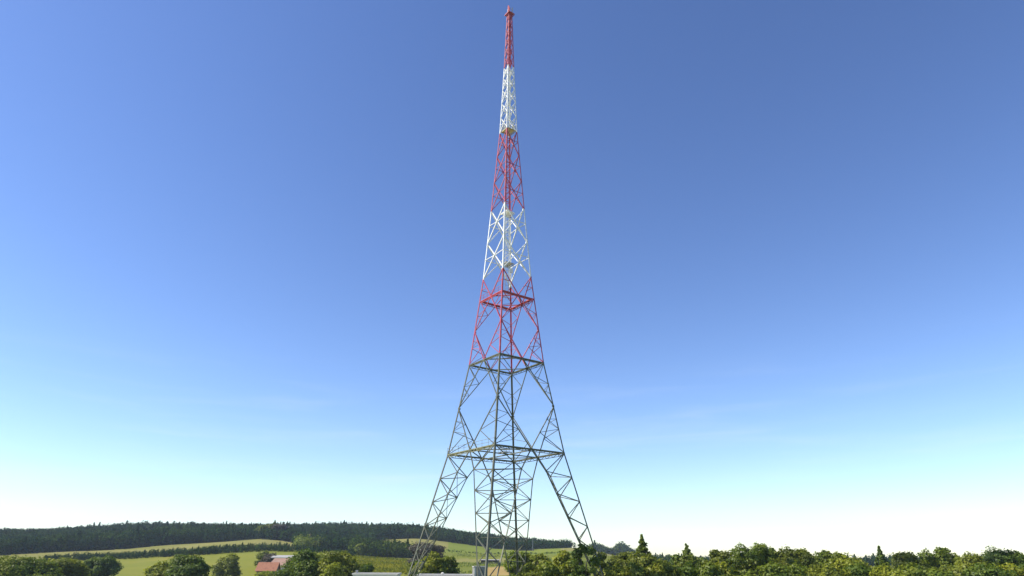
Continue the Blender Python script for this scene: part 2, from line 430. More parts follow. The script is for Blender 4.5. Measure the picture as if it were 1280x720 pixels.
def xsection(label, hs, material, cw, w, horiz=True, node=.16, halfbar=True):
    e = section('tower_section', label, hs[0], hs[-1], material, cw)
    for f in FACES:
        b = MB()
        for a, c in zip(hs, hs[1:]):
            p0, p1, q0, q1 = pt(f[0], a), pt(f[1], a), pt(f[0], c), pt(f[1], c)
            n = Vector((0, 0, 0)); md = (p0 + p1) * .5; n = Vector((md.x, md.y, 0)).normalized() * w * .55
            b.bar(p0 - n, q1 - n, w); b.bar(p1 - n * 3, q0 - n * 3, w)
            r = (p1 - p0).length / ((p1 - p0).length + (q1 - q0).length)
            x = mix(p0, q1, r)
            if halfbar:
                hx = a + (c - a) * r
                b.bar(pt(f[0], hx), x - n * 2, w * .65); b.bar(x - n * 2, pt(f[1], hx), w * .65)
            gusset(b, x - n * 2, p1 - p0, None, node)
            for k in f: gusset(b, mix(pt(k, a), mid(f, a), .08), p1 - p0, None, node)
        b.build('face_bracing', material, e)
    return e
xsection('lower white section', [44.56, 51.45, 58.2], M['white'], .23, .17)
xsection('middle red section', [58.2, 64.2, 70.0, 75.43], M['red'], .20, .13)
xsection('upper white section', [75.43, 79.2, 82.7, 86.0, 89.0, 91.65], M['white'], .18, .12, node=.12)
xsection('red top section', [91.65, 94.4, 97.1, 99.6, 102.0, 104.3, 106.6], M['red'], .17, .10, node=.1)

# --- ring platforms
def ring(h, label, m, m2, wid, dep, cw, rail, rail_mat):
    e = empty('ring_platform', (0, 0, 0), parent=tower); e['label'] = label
    hz = Vector((0, 0, 1))
    for f in FACES:
        b = MB(); a, c = pt(f[0], h), pt(f[1], h); t = (c - a).normalized()
        n = t.cross(hz); md = (a + c) * .5
        if n.dot(Vector((md.x, md.y, 0))) < 0: n = -n
        L0 = (c - a).length
        b.bar(a, c, cw, cw * 1.3)
        ai = a - n * wid + t * wid; ci = c - n * wid - t * wid
        b.bar(ai, ci, cw, cw * 1.3)
        dn = hz * -dep
        b.bar(mix(a, c, .05) + dn, mix(a, c, .95) + dn, cw * .7)
        N = max(6, int(L0 / 1.6)); N += N % 2
        for i in range(N):
            p = mix(a, c, i / N); q = mix(ai, ci, (i + 1) / N); p2 = mix(a, c, (i + 1) / N); q0 = mix(ai, ci, i / N)
            b.bar(p, q, .06) if i % 2 else b.bar(q0, p2, .06)
            b.bar(p2, q, .07)
            lo = mix(a, c, .05 + .9 * (i + .5) / N) + dn
            b.bar(p, lo, .06); b.bar(lo, p2, .06)
        # grating boards between the two chords
        for s_ in (.3, .5, .7):
            b.bar(mix(a, ai, s_), mix(c, ci, s_), wid * .14, .03)
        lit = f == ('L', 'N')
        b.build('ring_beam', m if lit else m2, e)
        if rail and lit:
            rb = MB()
            for hh in (.55, 1.05): rb.bar(a + hz * hh, c + hz * hh, .045)
            for i in range(N + 1):
                p = mix(a, c, i / N); rb.bar(p, p + hz * 1.08, .045)
            rb.build('handrail', rail_mat, e)
    pb = MB()
    for f, g2 in zip(FACES, FACES[1:] + FACES[:1]): pb.bar(mid(f, h), mid(g2, h), .14)
    pb.build('plan_bracing', m2, e)
    return e
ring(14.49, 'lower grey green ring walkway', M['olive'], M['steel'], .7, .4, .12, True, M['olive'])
ring(28.98, 'middle grey green ring walkway', M['steel'], M['steel'], .5, .35, .10, False, M['steel'])
ring(40.32, 'upper red ring walkway', M['red'], M['red'], .5, .35, .12, True, M['red'])

# --- central ladder shaft with cable trays
def shaft(h0, h1, material, label):
    e = empty('ladder_shaft', (0, 0, 0), parent=tower); e['label'] = label
    z0, z1 = (h0 + 9.3) * S, (h1 + 9.3) * S
    def c(z): return Vector((.1, .35, z))
    b = MB()
    for sx in (-.28, .28): b.bar((sx, .1, z0), (sx, .1, z1), .06)
    n = int((z1 - z0) / .6)
    for i in range(n): b.bar((-.28, .1, z0 + .3 + i * .6), (.28, .1, z0 + .3 + i * .6), .035)
    b.build('ladder', material, e)
    b = MB()
    for x in (-.3, .3): b.bar((x, .5, z0), (x, .5, z1), .07)
    for i in range(int((z1 - z0) / 1.2)): b.bar((-.34, .44, z0 + .6 + i * 1.2), (.34, .44, z0 + .6 + i * 1.2), .05)
    b.build('cable_tray', M['galv'] if material is not M['red'] else material, e)
    b = MB()
    for i in range(int((z1 - z0) / 2.2)):
        zz = z0 + .7 + 2.2 * i
        P = [Vector((.42 * math.cos(t), .1 - .42 * math.sin(t) * 1.5, zz)) for t in np.linspace(0, PI, 8)]
        for p, q in zip(P, P[1:]): b.bar(p, q, .035)
    for t in np.linspace(.4, PI - .4, 4):
        b.bar((.42 * math.cos(t), .1 - .63 * math.sin(t), z0), (.42 * math.cos(t), .1 - .63 * math.sin(t), z1), .03)
    b.build('safety_cage', material, e)
shaft(40.6, 44.5, M['galv'], 'grey ladder shaft through the red ring')
shaft(44.5, 58.2, M['white'], 'white ladder shaft')
shaft(58.2, 75.4, M['red'], 'red ladder shaft')
shaft(75.4, 91.6, M['white'], 'upper white ladder shaft')
shaft(91.6, 106.4, M['red'], 'top red ladder shaft')

# --- rest platforms in the white section, deck at the top of the red section, and the head of the tower
def deck(h, half, material, name, label, rail=True):
    e = empty(name, (0, 0, 0), parent=tower)
    if label: e['label'] = label
    z = (h + 9.3) * S; a = A0 + PI / 4
    co, si = math.cos(a), math.sin(a)
    def P(x, y, zz): return Vector((x * co - y * si, x * si + y * co, zz))
    b = MB(); nb = 9
    for i in range(nb):
        x = -half + 2 * half * (i + .5) / nb
        b.bar(P(x, -half, z), P(x, half, z), 2 * half / nb * .8, .05)
    for y in (-half, half): b.bar(P(-half, y, z - .09), P(half, y, z - .09), .1, .14)
    for x in (-half, half): b.bar(P(x, -half - .05, z - .24), P(x, half + .05, z - .24), .1, .14)
    b.build('deck_grating', material, e)
    if rail:
        b = MB()
        cs = [(-half, -half), (half, -half), (half, half), (-half, half)]
        for hh in (.5, 1.0):
            for p, q in zip(cs, cs[1:] + cs[:1]): b.bar(P(*p, z + hh), P(*q, z + hh), .05)
        for p, q in zip(cs, cs[1:] + cs[:1]):
            for t in (0, .33, .67): b.bar(P(p[0] + (q[0] - p[0]) * t, p[1] + (q[1] - p[1]) * t, z), P(p[0] + (q[0] - p[0]) * t, p[1] + (q[1] - p[1]) * t, z + 1.02), .05)
        b.build('handrail', material, e)
    return e
deck(75.9, 1.05, M['yellow'], 'work_platform', 'yellow lit work platform')
deck(47.3, .95, M['galv'], 'rest_platform', None, False)
deck(57.6, .95, M['white'], 'rest_platform', None, False)
deck(14.75, .8, M['galv'], 'rest_platform', None, True)
deck(106.3, .8, M['red'], 'head_platform', 'red platform at the very top', False)
# rest platform in the lower ring hangs from two bars, with a pale equipment panel
b = MB(); zz = (14.75 + 9.3) * S
b.bar(mid(FACES[0], 14.49), mid(FACES[2], 14.49), .16); b.bar(mid(FACES[1], 14.49) + Vector((0, 0, -.2)), mid(FACES[3], 14.49) + Vector((0, 0, -.2)), .16)
b.build('platform_girder', M['steel'], tower)
hub = (106.6 + 9.3) * S
pm = MB(); pm.tube([(0, 0, hub - 1), (0, 0, hub + 1.9)], [.14, .10], 8); pm.build('antenna_mast', M['red'], tower)
for i in range(3):
    t = math.radians(-115 + 120 * i); c, s_ = math.cos(t), math.sin(t)
    b = MB(); r0 = .62
    b.box((r0 * c, r0 * s_, hub + .95), (.14, .3, 1.5), t); b.box(((r0 - .09) * c, (r0 - .09) * s_, hub + .95), (.06, .2, 1.1), t)
    for z in (.5, 1.35): b.bar((.08 * c, .08 * s_, hub + z), ((r0 - .1) * c, (r0 - .1) * s_, hub + z), .05)
    b.build('panel_antenna', M['frame'] if i else M['red'], tower)
b = MB(); b.tube([(.02, .3, hub), (.02, .3, hub + 1.7)], [.035, .02], 6); b.bar((0, 0, hub + .2), (.02, .3, hub + .2), .04); b.build('whip_antenna', M['frame'], tower)
b = MB(); b.tube([(-.3, -.35, hub - .2), (-.3, -.35, hub + .05), (-.3, -.35, hub + .3)], [.13, .15, .07], 8); b.build('warning_light', M['red'], tower)
# dish-like reflector seen as a round white boss in the lower white section
b = MB()
zc = (45.9 + 9.3) * S
b.box((.75, -.2, zc), (.7, .12, .9), .3); b.bar((.4, -.2, zc), (.05, .1, zc), .06)
b.build('equipment_box', M['white'], tower)

# ------------------------------------------------------------------ trees
LEAF = {'leaf_' + k: None for k in ()}
def leaf_quads(P, Nrm, size, rg, jitter=.9):
    """one four-cornered leaf spray at each point"""
    n = len(P)
    d = Nrm + rg.normal(0, jitter, (n, 3)); d /= np.linalg.norm(d, axis=1)[:, None] + 1e-9
    r = rg.normal(0, 1, (n, 3)); a = np.cross(d, r); a /= np.linalg.norm(a, axis=1)[:, None] + 1e-9
    b = np.cross(d, a)
    s = size * rg.uniform(.55, 1.3, n)[:, None]; k = rg.uniform(.45, .8, n)[:, None]
    V = np.stack([P - a * s, P - b * s * k + d * s * .2, P + a * s, P + b * s * k + d * s * .2], 1)
    return V

def crown_points(kind, H, W, rg):
    """lobes of a crown that is H tall above the ground and W wide: list of (centre, radius)"""
    lobes = []
    if kind == 'round':
        for i in range(30):
            t = rg.uniform(0, 1) ** .7; a = rg.uniform(0, 2 * PI)
            z = H * (.14 + .76 * t); q = abs(z / H - .48) / .50
            env = max(0, 1 - q ** 2.0) ** .55
            r = W / 2 * .80 * env * math.sqrt(rg.uniform(.15, 1))
            lobes.append(((r * math.cos(a), r * math.sin(a), z), W * rg.uniform(.10, .17)))
        lobes.append(((0, 0, H * .45), W * .28)); lobes.append(((0, 0, H * .68), W * .22)); lobes.append(((rg.uniform(-.12, .12) * W, 0, H * .9), W * .11))
    elif kind == 'bush':
        for i in range(13):
            a = rg.uniform(0, 2 * PI); t = rg.uniform(0, 1)
            z = H * (.16 + .66 * t); r = W / 2 * .72 * math.sqrt(max(0, 1 - (t * .9) ** 2)) * rg.uniform(.3, 1)
            lobes.append(((r * math.cos(a), r * math.sin(a), z), min(W, H * 1.4) * rg.uniform(.14, .2)))
    elif kind == 'spire':
        n = 130
        for i in range(n):
            t = (i + rg.uniform(0, 1)) / n; z = H * (.12 + .80 * t); rr = W / 2 * (1 - t) ** .75
            a = rg.uniform(0, 2 * PI); r = rr * math.sqrt(rg.uniform(.05, 1)) * rg.choice([1, 1, 1, 1.25])
            lobes.append(((r * math.cos(a), r * math.sin(a), z - r * .1), (.22 + W * .07 * (1.0 - t)) * rg.uniform(.7, 1.3)))
        for k in range(5): lobes.append(((rg.uniform(-.1, .1), rg.uniform(-.1, .1), H * (.90 + .02 * k)), .36 - .05 * k))
    elif kind == 'sparse':
        for i in range(24):
            t = rg.uniform(0, 1); a = rg.uniform(0, 2 * PI)
            z = H * (.28 + .68 * t); r = W / 2 * .85 * (1 - .65 * t) * rg.uniform(.2, 1)
            lobes.append(((r * math.cos(a), r * math.sin(a), z), W * rg.uniform(.07, .13)))
    elif kind == 'dome':
        for i in range(24):
            a = rg.uniform(0, 2 * PI); t = rg.uniform(0, 1)
            q = math.sqrt(rg.uniform(0, 1)); r = W / 2 * .82 * q
            top = H * (.93 - .22 * q ** 3)
            z = top - H * .45 * t ** 1.5
            lobes.append(((r * math.cos(a), r * math.sin(a), z), W * rg.uniform(.09, .15)))
    return lobes

WK = {'round': 1.42, 'bush': 1.4, 'spire': 1.35, 'dome': 1.2, 'sparse': 1.15}
def make_tree(px, d, ytop, wpx, kind, leaf, label, cat='tree', name='broadleaf_tree', group=None, seed=0, leaf_size=None, density=1.0, bark='bark'):
    rg = np.random.default_rng(1000 + seed)
    p = at(px, ytop, d); gzz = ground(p.x, p.y)
    H = p.z - gzz; W = WK.get(kind, 1.0) * wpx * d / 849.6 / math.cos(math.atan2(p.x, p.y))
    root = empty(name, (p.x, p.y, gzz), label, cat, group)
    lobes = crown_points(kind, H, W, rg)
    ls = leaf_size or (.12 + .0008 * d)
    quads = []
    for c, r in lobes:
        c = np.array(c)
        n = int(density * 3.2 * 4 * PI * r * r / (ls * ls * 2.2)) + 12
        n = min(n, 1500)
        dr = rg.normal(0, 1, (n, 3)); dr /= np.linalg.norm(dr, axis=1)[:, None]
        lump = 1 + .22 * np.sin(dr[:, 0] * 5 + c[0]) * np.sin(dr[:, 1] * 4 + c[2]) + .15 * np.sin(dr[:, 2] * 7 + c[1])
        rad_ = r * lump * rg.uniform(.35, 1.0, n) ** .45 * rg.choice([1, 1, 1, 1.18], n)
        P = c + dr * rad_[:, None] * np.array([1.1, 1.1, .85])
        quads.append(leaf_quads(P, dr + np.array([0, 0, .45]), ls, rg, .55))
    V = np.concatenate(quads)
    top = np.quantile(V[:, :, 2], .9995); lo = V[:, :, 2].min()
    V[:, :, 2] = np.where(V[:, :, 2] > 0, V[:, :, 2], .1) * (H / top)
    wx = np.quantile(np.abs(V[:, :, 0]), .995) * 2
    V[:, :, :2] *= W / wx
    quads_object('crown', V, M[leaf], root)
    t = MB(); th = H * (.75 if kind in ('spire', 'sparse') else .6)
    tr = max(.09, H * .022)
    sx, sy = rg.uniform(-.3, .3, 2)
    spine = [Vector((sx * k * k, sy * k * k, th * k)) for k in np.linspace(0, 1, 6)]
    if kind in ('spire', 'sparse'):
        spine = [Vector((sx * k * k * .5, sy * k * k * .5, H * .97 * k)) for k in np.linspace(0, 1, 7)]
    t.tube([spine[0] + Vector((0, 0, -.2))] + spine, [tr * 1.5] + list(np.linspace(tr * 1.15, tr * .22, len(spine))), 8)
    sc = Vector((W / wx, W / wx, H / top))
    for c, r in lobes[::1 if kind == 'sparse' else 2]:
        c = Vector((c[0] * sc.x, c[1] * sc.y, c[2] * sc.z))
        k = min(.9, max(.2, (c.z * .62) / spine[-1].z)); j = int(k * (len(spine) - 1))
        s0 = spine[j]; m_ = (s0 + c) * .5 + Vector((0, 0, .12 * (c - s0).length))
        t.tube([s0, m_, c], [tr * .5, tr * .32, tr * .1], 5)
    t.build('trunk', M[bark], root, smooth=True)
    return root

T = make_tree
G1, G2 = 'trees in the row right of the tower', 'trees and shrubs left of the tower'
# left of the tower
T(386, 150, 687.5, 46, 'round', 'leaf_dark', 'broad dark green tree right of the orange roofed farmhouse', seed=1, group=G2)
T(425, 147, 688.5, 40, 'round', 'leaf_olive', 'olive green tree right beside the broad dark tree on the left', seed=2, group=G2)
T(419, 138, 703, 28, 'bush', 'leaf_sunny', 'bright sunny bush low in front of the olive tree on the left', 'bush', 'bush', seed=3, group=G2)
T(458, 165, 704, 14, 'bush', 'leaf_dark', 'small dark round bush just above the long white roof', 'bush', 'bush', seed=4, group=G2)
T(539, 150, 689.5, 27, 'round', 'leaf_sunny', 'yellow green tree behind the left leg of the tower', seed=5, group=G2)
T(561, 152, 695, 22, 'round', 'leaf_mid', 'darker green tree right beside the yellow green one under the tower', seed=6, group=G2)
T(521, 160, 700, 14, 'bush', 'leaf_dark', 'small dark bush at the left tower leg beside the yellow green tree', 'bush', 'bush', seed=7, group=G2)
T(531, 330, 677, 26, 'bush', 'leaf_greybrown', 'grey brown scrubby thicket behind the left tower leg', 'bush', 'bush', seed=8, group=G2)
T(548, 345, 681, 18, 'bush', 'leaf_greybrown', 'low greyish scrub right of the brown thicket behind the left leg', 'bush', 'bush', seed=9, group=G2)
T(341, 236, 713.5, 34, 'bush', 'leaf_sunny', 'bright low hedge along the foot of the orange roofed house', 'hedge', 'bush', seed=16, group=G2)
T(337, 330, 691, 22, 'bush', 'leaf_greybrown', 'grey green scrub behind the orange roofed farmhouse', 'bush', 'bush', seed=10, group=G2)
T(329, 345, 688, 12, 'bush', 'leaf_olive', 'small olive shrub at the far left end of the farmhouse roofs', 'bush', 'bush', seed=11, group=G2)
T(344, 650, 650, 15, 'spire', 'leaf_brown', 'tall ragged brownish tree sticking up above the hill forest on the left', seed=12, group=G2)
T(350, 646, 655, 13, 'round', 'leaf_greybrown', 'grey brown broad tree right of the tall ragged one above the pale field', seed=17, group=G2)
T(339, 652, 655, 12, 'round', 'leaf_brown', 'brownish tree between the light green tree and the tall ragged one', seed=18, group=G2)
T(330, 650, 657, 14, 'round', 'leaf_mid', 'light green tree at the left edge of the hill forest above the pale field', seed=13, group=G2)
T(388, 548, 667, 7, 'sparse', 'leaf_greybrown', 'pale dying tree in front of the dark hill forest on the left', 'tree', 'dying_tree', seed=14, group=G2, bark='palebark', density=.5)
T(452, 485, 679, 11, 'round', 'leaf_mid', 'lighter green tree at the left end of the valley wood', seed=15, group=G2)
# right of / below the tower
T(651, 135, 689.5, 30, 'round', 'leaf_mid', 'green bushy tree around the far leg of the tower', seed=20, group=G1)
T(676, 128, 692, 24, 'round', 'leaf_olive', 'low olive tree between the far and right legs of the tower', seed=21, group=G1)
T(702, 124, 688, 30, 'round', 'leaf_sunny', 'sunlit yellow green tree left of the right tower leg', seed=22, group=G1)
T(729, 101, 679.5, 33, 'dome', 'leaf_dark', 'dark tree that the right leg of the tower disappears into', seed=23, group=G1)
T(756, 118, 690, 24, 'round', 'leaf_brown', 'brownish green tree just right of the right tower leg', seed=24, group=G1)
T(779, 122, 689.5, 26, 'round', 'leaf_brown', 'brown olive tree left of the spire shaped tree', seed=25, group=G1)
T(802, 126, 669, 44, 'spire', 'leaf_mid', 'slender spire shaped tree, the tallest of the row on the right', name='spire_tree', seed=26, group=G1, density=1.6)
T(801, 118, 690, 34, 'round', 'leaf_olive', 'broad olive tree at the foot of the spire shaped tree', seed=27, group=G1)
T(827, 112, 699, 28, 'round', 'leaf_sunny', 'bright green rounded bush tree right of the spire shaped tree', seed=28, group=G1)
T(846, 150, 692.5, 14, 'bush', 'leaf_dark', 'dark bush in the gap left of the tree with a ragged pointed top', 'bush', 'bush', seed=29, group=G1)
T(858, 120, 681.5, 78, 'spire', 'leaf_mid', 'tree with a ragged pointed top in the middle of the right row', seed=30, group=G1, density=1.5)
T(878, 140, 697, 22, 'bush', 'leaf_dark', 'low dark tree between the ragged tree and the brownish round tree', 'tree', seed=31, group=G1)
T(898, 122, 687, 28, 'round', 'leaf_brown', 'brownish round tree left of the big dome shaped tree', seed=36, group=G1)
T(914, 132, 690, 12, 'sparse', 'leaf_olive', 'thin sparse tree with sky showing through beside the dome shaped tree', seed=33, group=G1)
T(941, 120, 678.5, 58, 'dome', 'leaf_mid', 'big dome shaped green tree, the widest of the right row', seed=34, group=G1)
FR = [(660, 110, 703, 26, 'bush', 'leaf_olive', 'low olive bush at the bottom edge below the far tower leg'),
      (690, 108, 702, 30, 'bush', 'leaf_mid', 'low green bush at the bottom edge between the tower legs'),
      (716, 112, 697, 22, 'bush', 'leaf_sunny', 'low yellow green bush at the foot of the dark tree by the right leg'),
      (765, 104, 704, 30, 'bush', 'leaf_sunny', 'low sunny bush at the bottom edge right of the right tower leg'),
      (792, 104, 703, 26, 'bush', 'leaf_mid', 'low mid green bush at the bottom edge in front of the spire tree'),
      (853, 104, 704, 32, 'bush', 'leaf_dark', 'low dark green bush at the bottom edge below the ragged tree'),
      (884, 103, 703, 32, 'bush', 'leaf_mid', 'low green bush at the bottom edge below the brownish round tree'),
      (916, 102, 702, 32, 'bush', 'leaf_sunny', 'low yellowish bush at the bottom edge left of the dome shaped tree'),
      (952, 100, 703, 36, 'bush', 'leaf_mid', 'low green bush at the bottom edge under the dome shaped tree')]
for i, a in enumerate(FR): T(*a, 'bush', 'bush', seed=40 + i, group='bushes in front of the right tree row')
# the land goes on to either side of the photograph
EX = [(992, 118, 684, 40, 'round', 'leaf_olive', 'olive round tree next right of the dome shaped tree'),
      (1030, 126, 688, 34, 'round', 'leaf_mid', 'green tree with a level top right of the olive round tree'),
      (1062, 112, 692, 40, 'bush', 'leaf_sunny', 'wide yellow green bush tree in the right part of the row'),
      (1098, 130, 683, 32, 'spire', 'leaf_dark', 'dark pointed tree in the right part of the row'),
      (1132, 120, 690, 40, 'round', 'leaf_brown', 'brown tinged round tree right of the dark pointed one'),
      (1172, 128, 684, 42, 'dome', 'leaf_mid', 'green flat domed tree near the right end of the row'),
      (1214, 116, 691, 38, 'round', 'leaf_olive', 'olive tree second from the right end of the row'),
      (1256, 122, 685, 48, 'round', 'leaf_dark', 'dark broad tree at the right end of the row')]
for i, a in enumerate(EX): T(*a, seed=60 + i, group=G1)
for i, px in enumerate((990, 1028, 1068, 1106, 1146, 1188, 1228, 1268)):
    T(px, 101 + (i % 3) * 2, 704 + (i % 2), 42, 'bush', ('leaf_mid', 'leaf_olive', 'leaf_dark', 'leaf_sunny')[i % 4],
      ['low green bush under the olive round tree on the right', 'low olive bush under the level topped tree', 'low dark bush under the wide yellow green tree', 'low yellowish bush under the dark pointed tree',
       'low green bush under the brown tinged tree', 'low olive bush under the flat domed tree', 'low dark bush under the second tree from the right end', 'low yellow bush in the bottom right corner'][i], 'bush', 'bush', seed=75 + i, group='bushes in front of the right tree row')
EL = [(28, 160, 694, 52, 'round', 'leaf_mid', 'green round tree in the far left corner'),
      (78, 175, 697, 36, 'round', 'leaf_olive', 'olive tree second from the left corner'),
      (128, 240, 695, 26, 'round', 'leaf_dark', 'lone dark tree in the left meadow'),
      (205, 170, 701, 30, 'bush', 'leaf_sunny', 'sunny bush in the meadow left of the farmhouses'),
      (236, 165, 693, 34, 'round', 'leaf_dark', 'dark tree in the meadow left of the farmhouses'),
      (288, 260, 692, 22, 'round', 'leaf_olive', 'olive tree just left of the orange roofed farmhouse')]
for i, a in enumerate(EL): T(*a, seed=90 + i, group=G2)

# ------------------------------------------------------------------ far woods: one mass each
def templates(n, kind, rg, quads=95):
    out = []
    for i in range(n):
        m = quads
        if kind == 'fir':
            t = rg.uniform(0, 1, m) ** .75; a = rg.uniform(0, 2 * PI, m)
            r = .30 * (1 - t) ** .8 * rg.uniform(.55, 1.05, m)
            P = np.stack([r * np.cos(a), r * np.sin(a), .02 + .98 * t], 1)
            Nn = np.stack([np.cos(a), np.sin(a), np.full(m, .6)], 1)
        else:
            dr = rg.normal(0, 1, (m, 3)); dr /= np.linalg.norm(dr, axis=1)[:, None]
            lump = 1 + .3 * np.sin(dr[:, 0] * 4 + i) * np.sin(dr[:, 1] * 5 + 2 * i)
            P = dr * (lump * rg.uniform(.7, 1, m))[:, None] * np.array([.38, .38, .50]) + np.array([0, 0, .50])
            Nn = dr + np.array([0, 0, .3])
        out.append(leaf_quads(P, Nn, .075, rg, .4))
    return out
RGF = np.random.default_rng(77)
FIR = templates(8, 'fir', RGF, 150); DEC = templates(8, 'dec', RGF, 170)
def forest(name, label, pos, hmin, hmax, firshare, leaf, hfun=None):
    quads = []
    for (x, y) in pos:
        h = RGF.uniform(hmin, hmax) * (1 + .16 * math.sin(x * .021 + y * .013) + .10 * math.sin(x * .057 - y * .031 + 1)) * (1.14 if RGF.random() < .12 else 1)
        if hfun: h *= hfun(640 + x / y * 849.6)
        isf = RGF.random() < firshare
        tp = (FIR if isf else DEC)[RGF.integers(8)]
        a = RGF.uniform(0, 2 * PI); c, s = math.cos(a), math.sin(a)
        w = h * RGF.uniform(.85, 1.25) * (.85 if isf else 1)
        Q = tp.copy(); X = Q[..., 0] * c - Q[..., 1] * s; Y = Q[..., 0] * s + Q[..., 1] * c
        hh = h * (1.06 if isf else .97)
        quads.append(np.stack([X * w + x, Y * w + y, Q[..., 2] * hh + ground(x, y) - .3], -1))
    o = quads_object(name, np.concatenate(quads), M[leaf])
    tag(o, label, 'forest', kind='stuff'); return o
def scatter(px0, px1, d0f, d1f, step):
    pos = []; d = 480
    while d < 1400:
        dx = step * 849.6 / d
        px = px0 + RGF.uniform(0, dx)
        while px < px1:
            lo = d0f(px) if callable(d0f) else d0f; hi = d1f(px) if callable(d1f) else d1f
            dd = d + RGF.uniform(-.45, .45) * step
            if lo < dd < hi:
                a = math.atan((px - 640) / 849.6)
                pos.append((dd * math.sin(a), dd * math.cos(a)))
            px += dx * RGF.uniform(.75, 1.25)
        d += step
    return pos
forest('forest', 'dark mixed forest covering the long hill on the left', scatter(-60, 500, forest_lo, lambda p: forest_hi(p) - 40, 6.2), 9, 12, .2, 'leaf_forest')
forest('forest', 'dark forest band along the ridge behind the tower legs', scatter(500, 724, forest_lo, lambda p: forest_hi(p) - 30, 5.6), 8, 10.5, .2, 'leaf_forest', lambda p: 1 - .45 * max(0, (p - 704) / 20) ** 2)
forest('forest', 'rounded valley wood in front of the hill forest left of the tower',
       scatter(444, 522, lambda p: 505 + abs(p - 480) * .5, lambda p: 580 - max(0, p - 500) * 1.6, 6.5), 11.5, 16, .05, 'leaf_forest_mix')
forest('hedge', 'long dark hedge of trees between the bright meadow and the pale field', scatter(60, 448, 488, 512, 4.0), 3.4, 4.6, .2, 'leaf_forest')
forest('forest', 'far wooded knolls right of the right tower leg', scatter(722, 766, 1080, 1180, 7) + scatter(762, 798, 1100, 1190, 7), 14, 16, .05, 'leaf_forest_mix', lambda p: .62 + .6 * max(math.exp(-((p - 747) / 14) ** 2) * 1.15, math.exp(-((p - 779) / 9) ** 2)))
forest('forest', 'low dark wood far behind the trees on the right', scatter(815, 1300, 640, 690, 6), 5.5, 8, .2, 'leaf_forest')
forest('hedge', 'thin broken hedge line between the fields below the ridge', [(x_ / 849.6 * 612 + RGF.normal(0, 1), 612 + RGF.normal(0, 2) + 8 * math.sin(x_ * .05)) for x_ in np.concatenate([np.arange(-88, -40, 1.7), np.arange(-22, 30, 1.9), np.arange(46, 78, 2.1)])], .9, 2.0, 0, 'leaf_forest_mix')
forest('grove', 'lighter leafy grove at the front of the dark hill forest on the left', scatter(372, 402, 545, 600, 6), 8, 11.5, 0, 'leaf_mid')
# crop field with leafy rows left of the tower, and rough tufts in the pasture
rows = []
for r in np.arange(-330, -60, 3.2):
    for dd in np.arange(335, 480, 1.1):
        x = r * .8 + (dd - 335) * .05 + RGF.normal(0, .25); p_ = 640 + x / dd * 849.6
        if 446 < p_ < 512 + (dd - 335) * .05 and RGF.random() < .75: rows.append((x, dd + RGF.normal(0, .3), ground(x, dd)))
rows = np.array(rows)
P = np.repeat(rows, 5, 0); P = P + RGF.normal(0, [.35, .4, .3], P.shape); P[:, 2] += .75
o = quads_object('crop', leaf_quads(P, np.tile([0, -.2, 1.0], (len(P), 1)), .5, RGF), M['crop']); tag(o, 'rows of bright leafy crop left of the tower', 'crop', kind='stuff')
tuft = []
for _ in range(2600):
    p_ = RGF.uniform(505, 740); dd = RGF.uniform(340, 640); a = math.atan((p_ - 640) / 849.6); x, y = dd * math.sin(a), dd * math.cos(a)
    if field_index(p_, dd) in (0, 4) and math.sin(x * .07) * math.sin(y * .05 + 1) > -.1: tuft.append((x, y, ground(x, y)))
tuft = np.array(tuft); P = np.repeat(tuft, 6, 0); P = P + RGF.normal(0, [.8, .8, .25], P.shape); P[:, 2] += .35
o = quads_object('rough_grass', leaf_quads(P, np.tile([0, 0, 1.0], (len(P), 1)), .45, RGF), M['leaf_mid']); tag(o, 'rough grass tufts scattered over the pasture below the ridge', 'grass', kind='stuff')

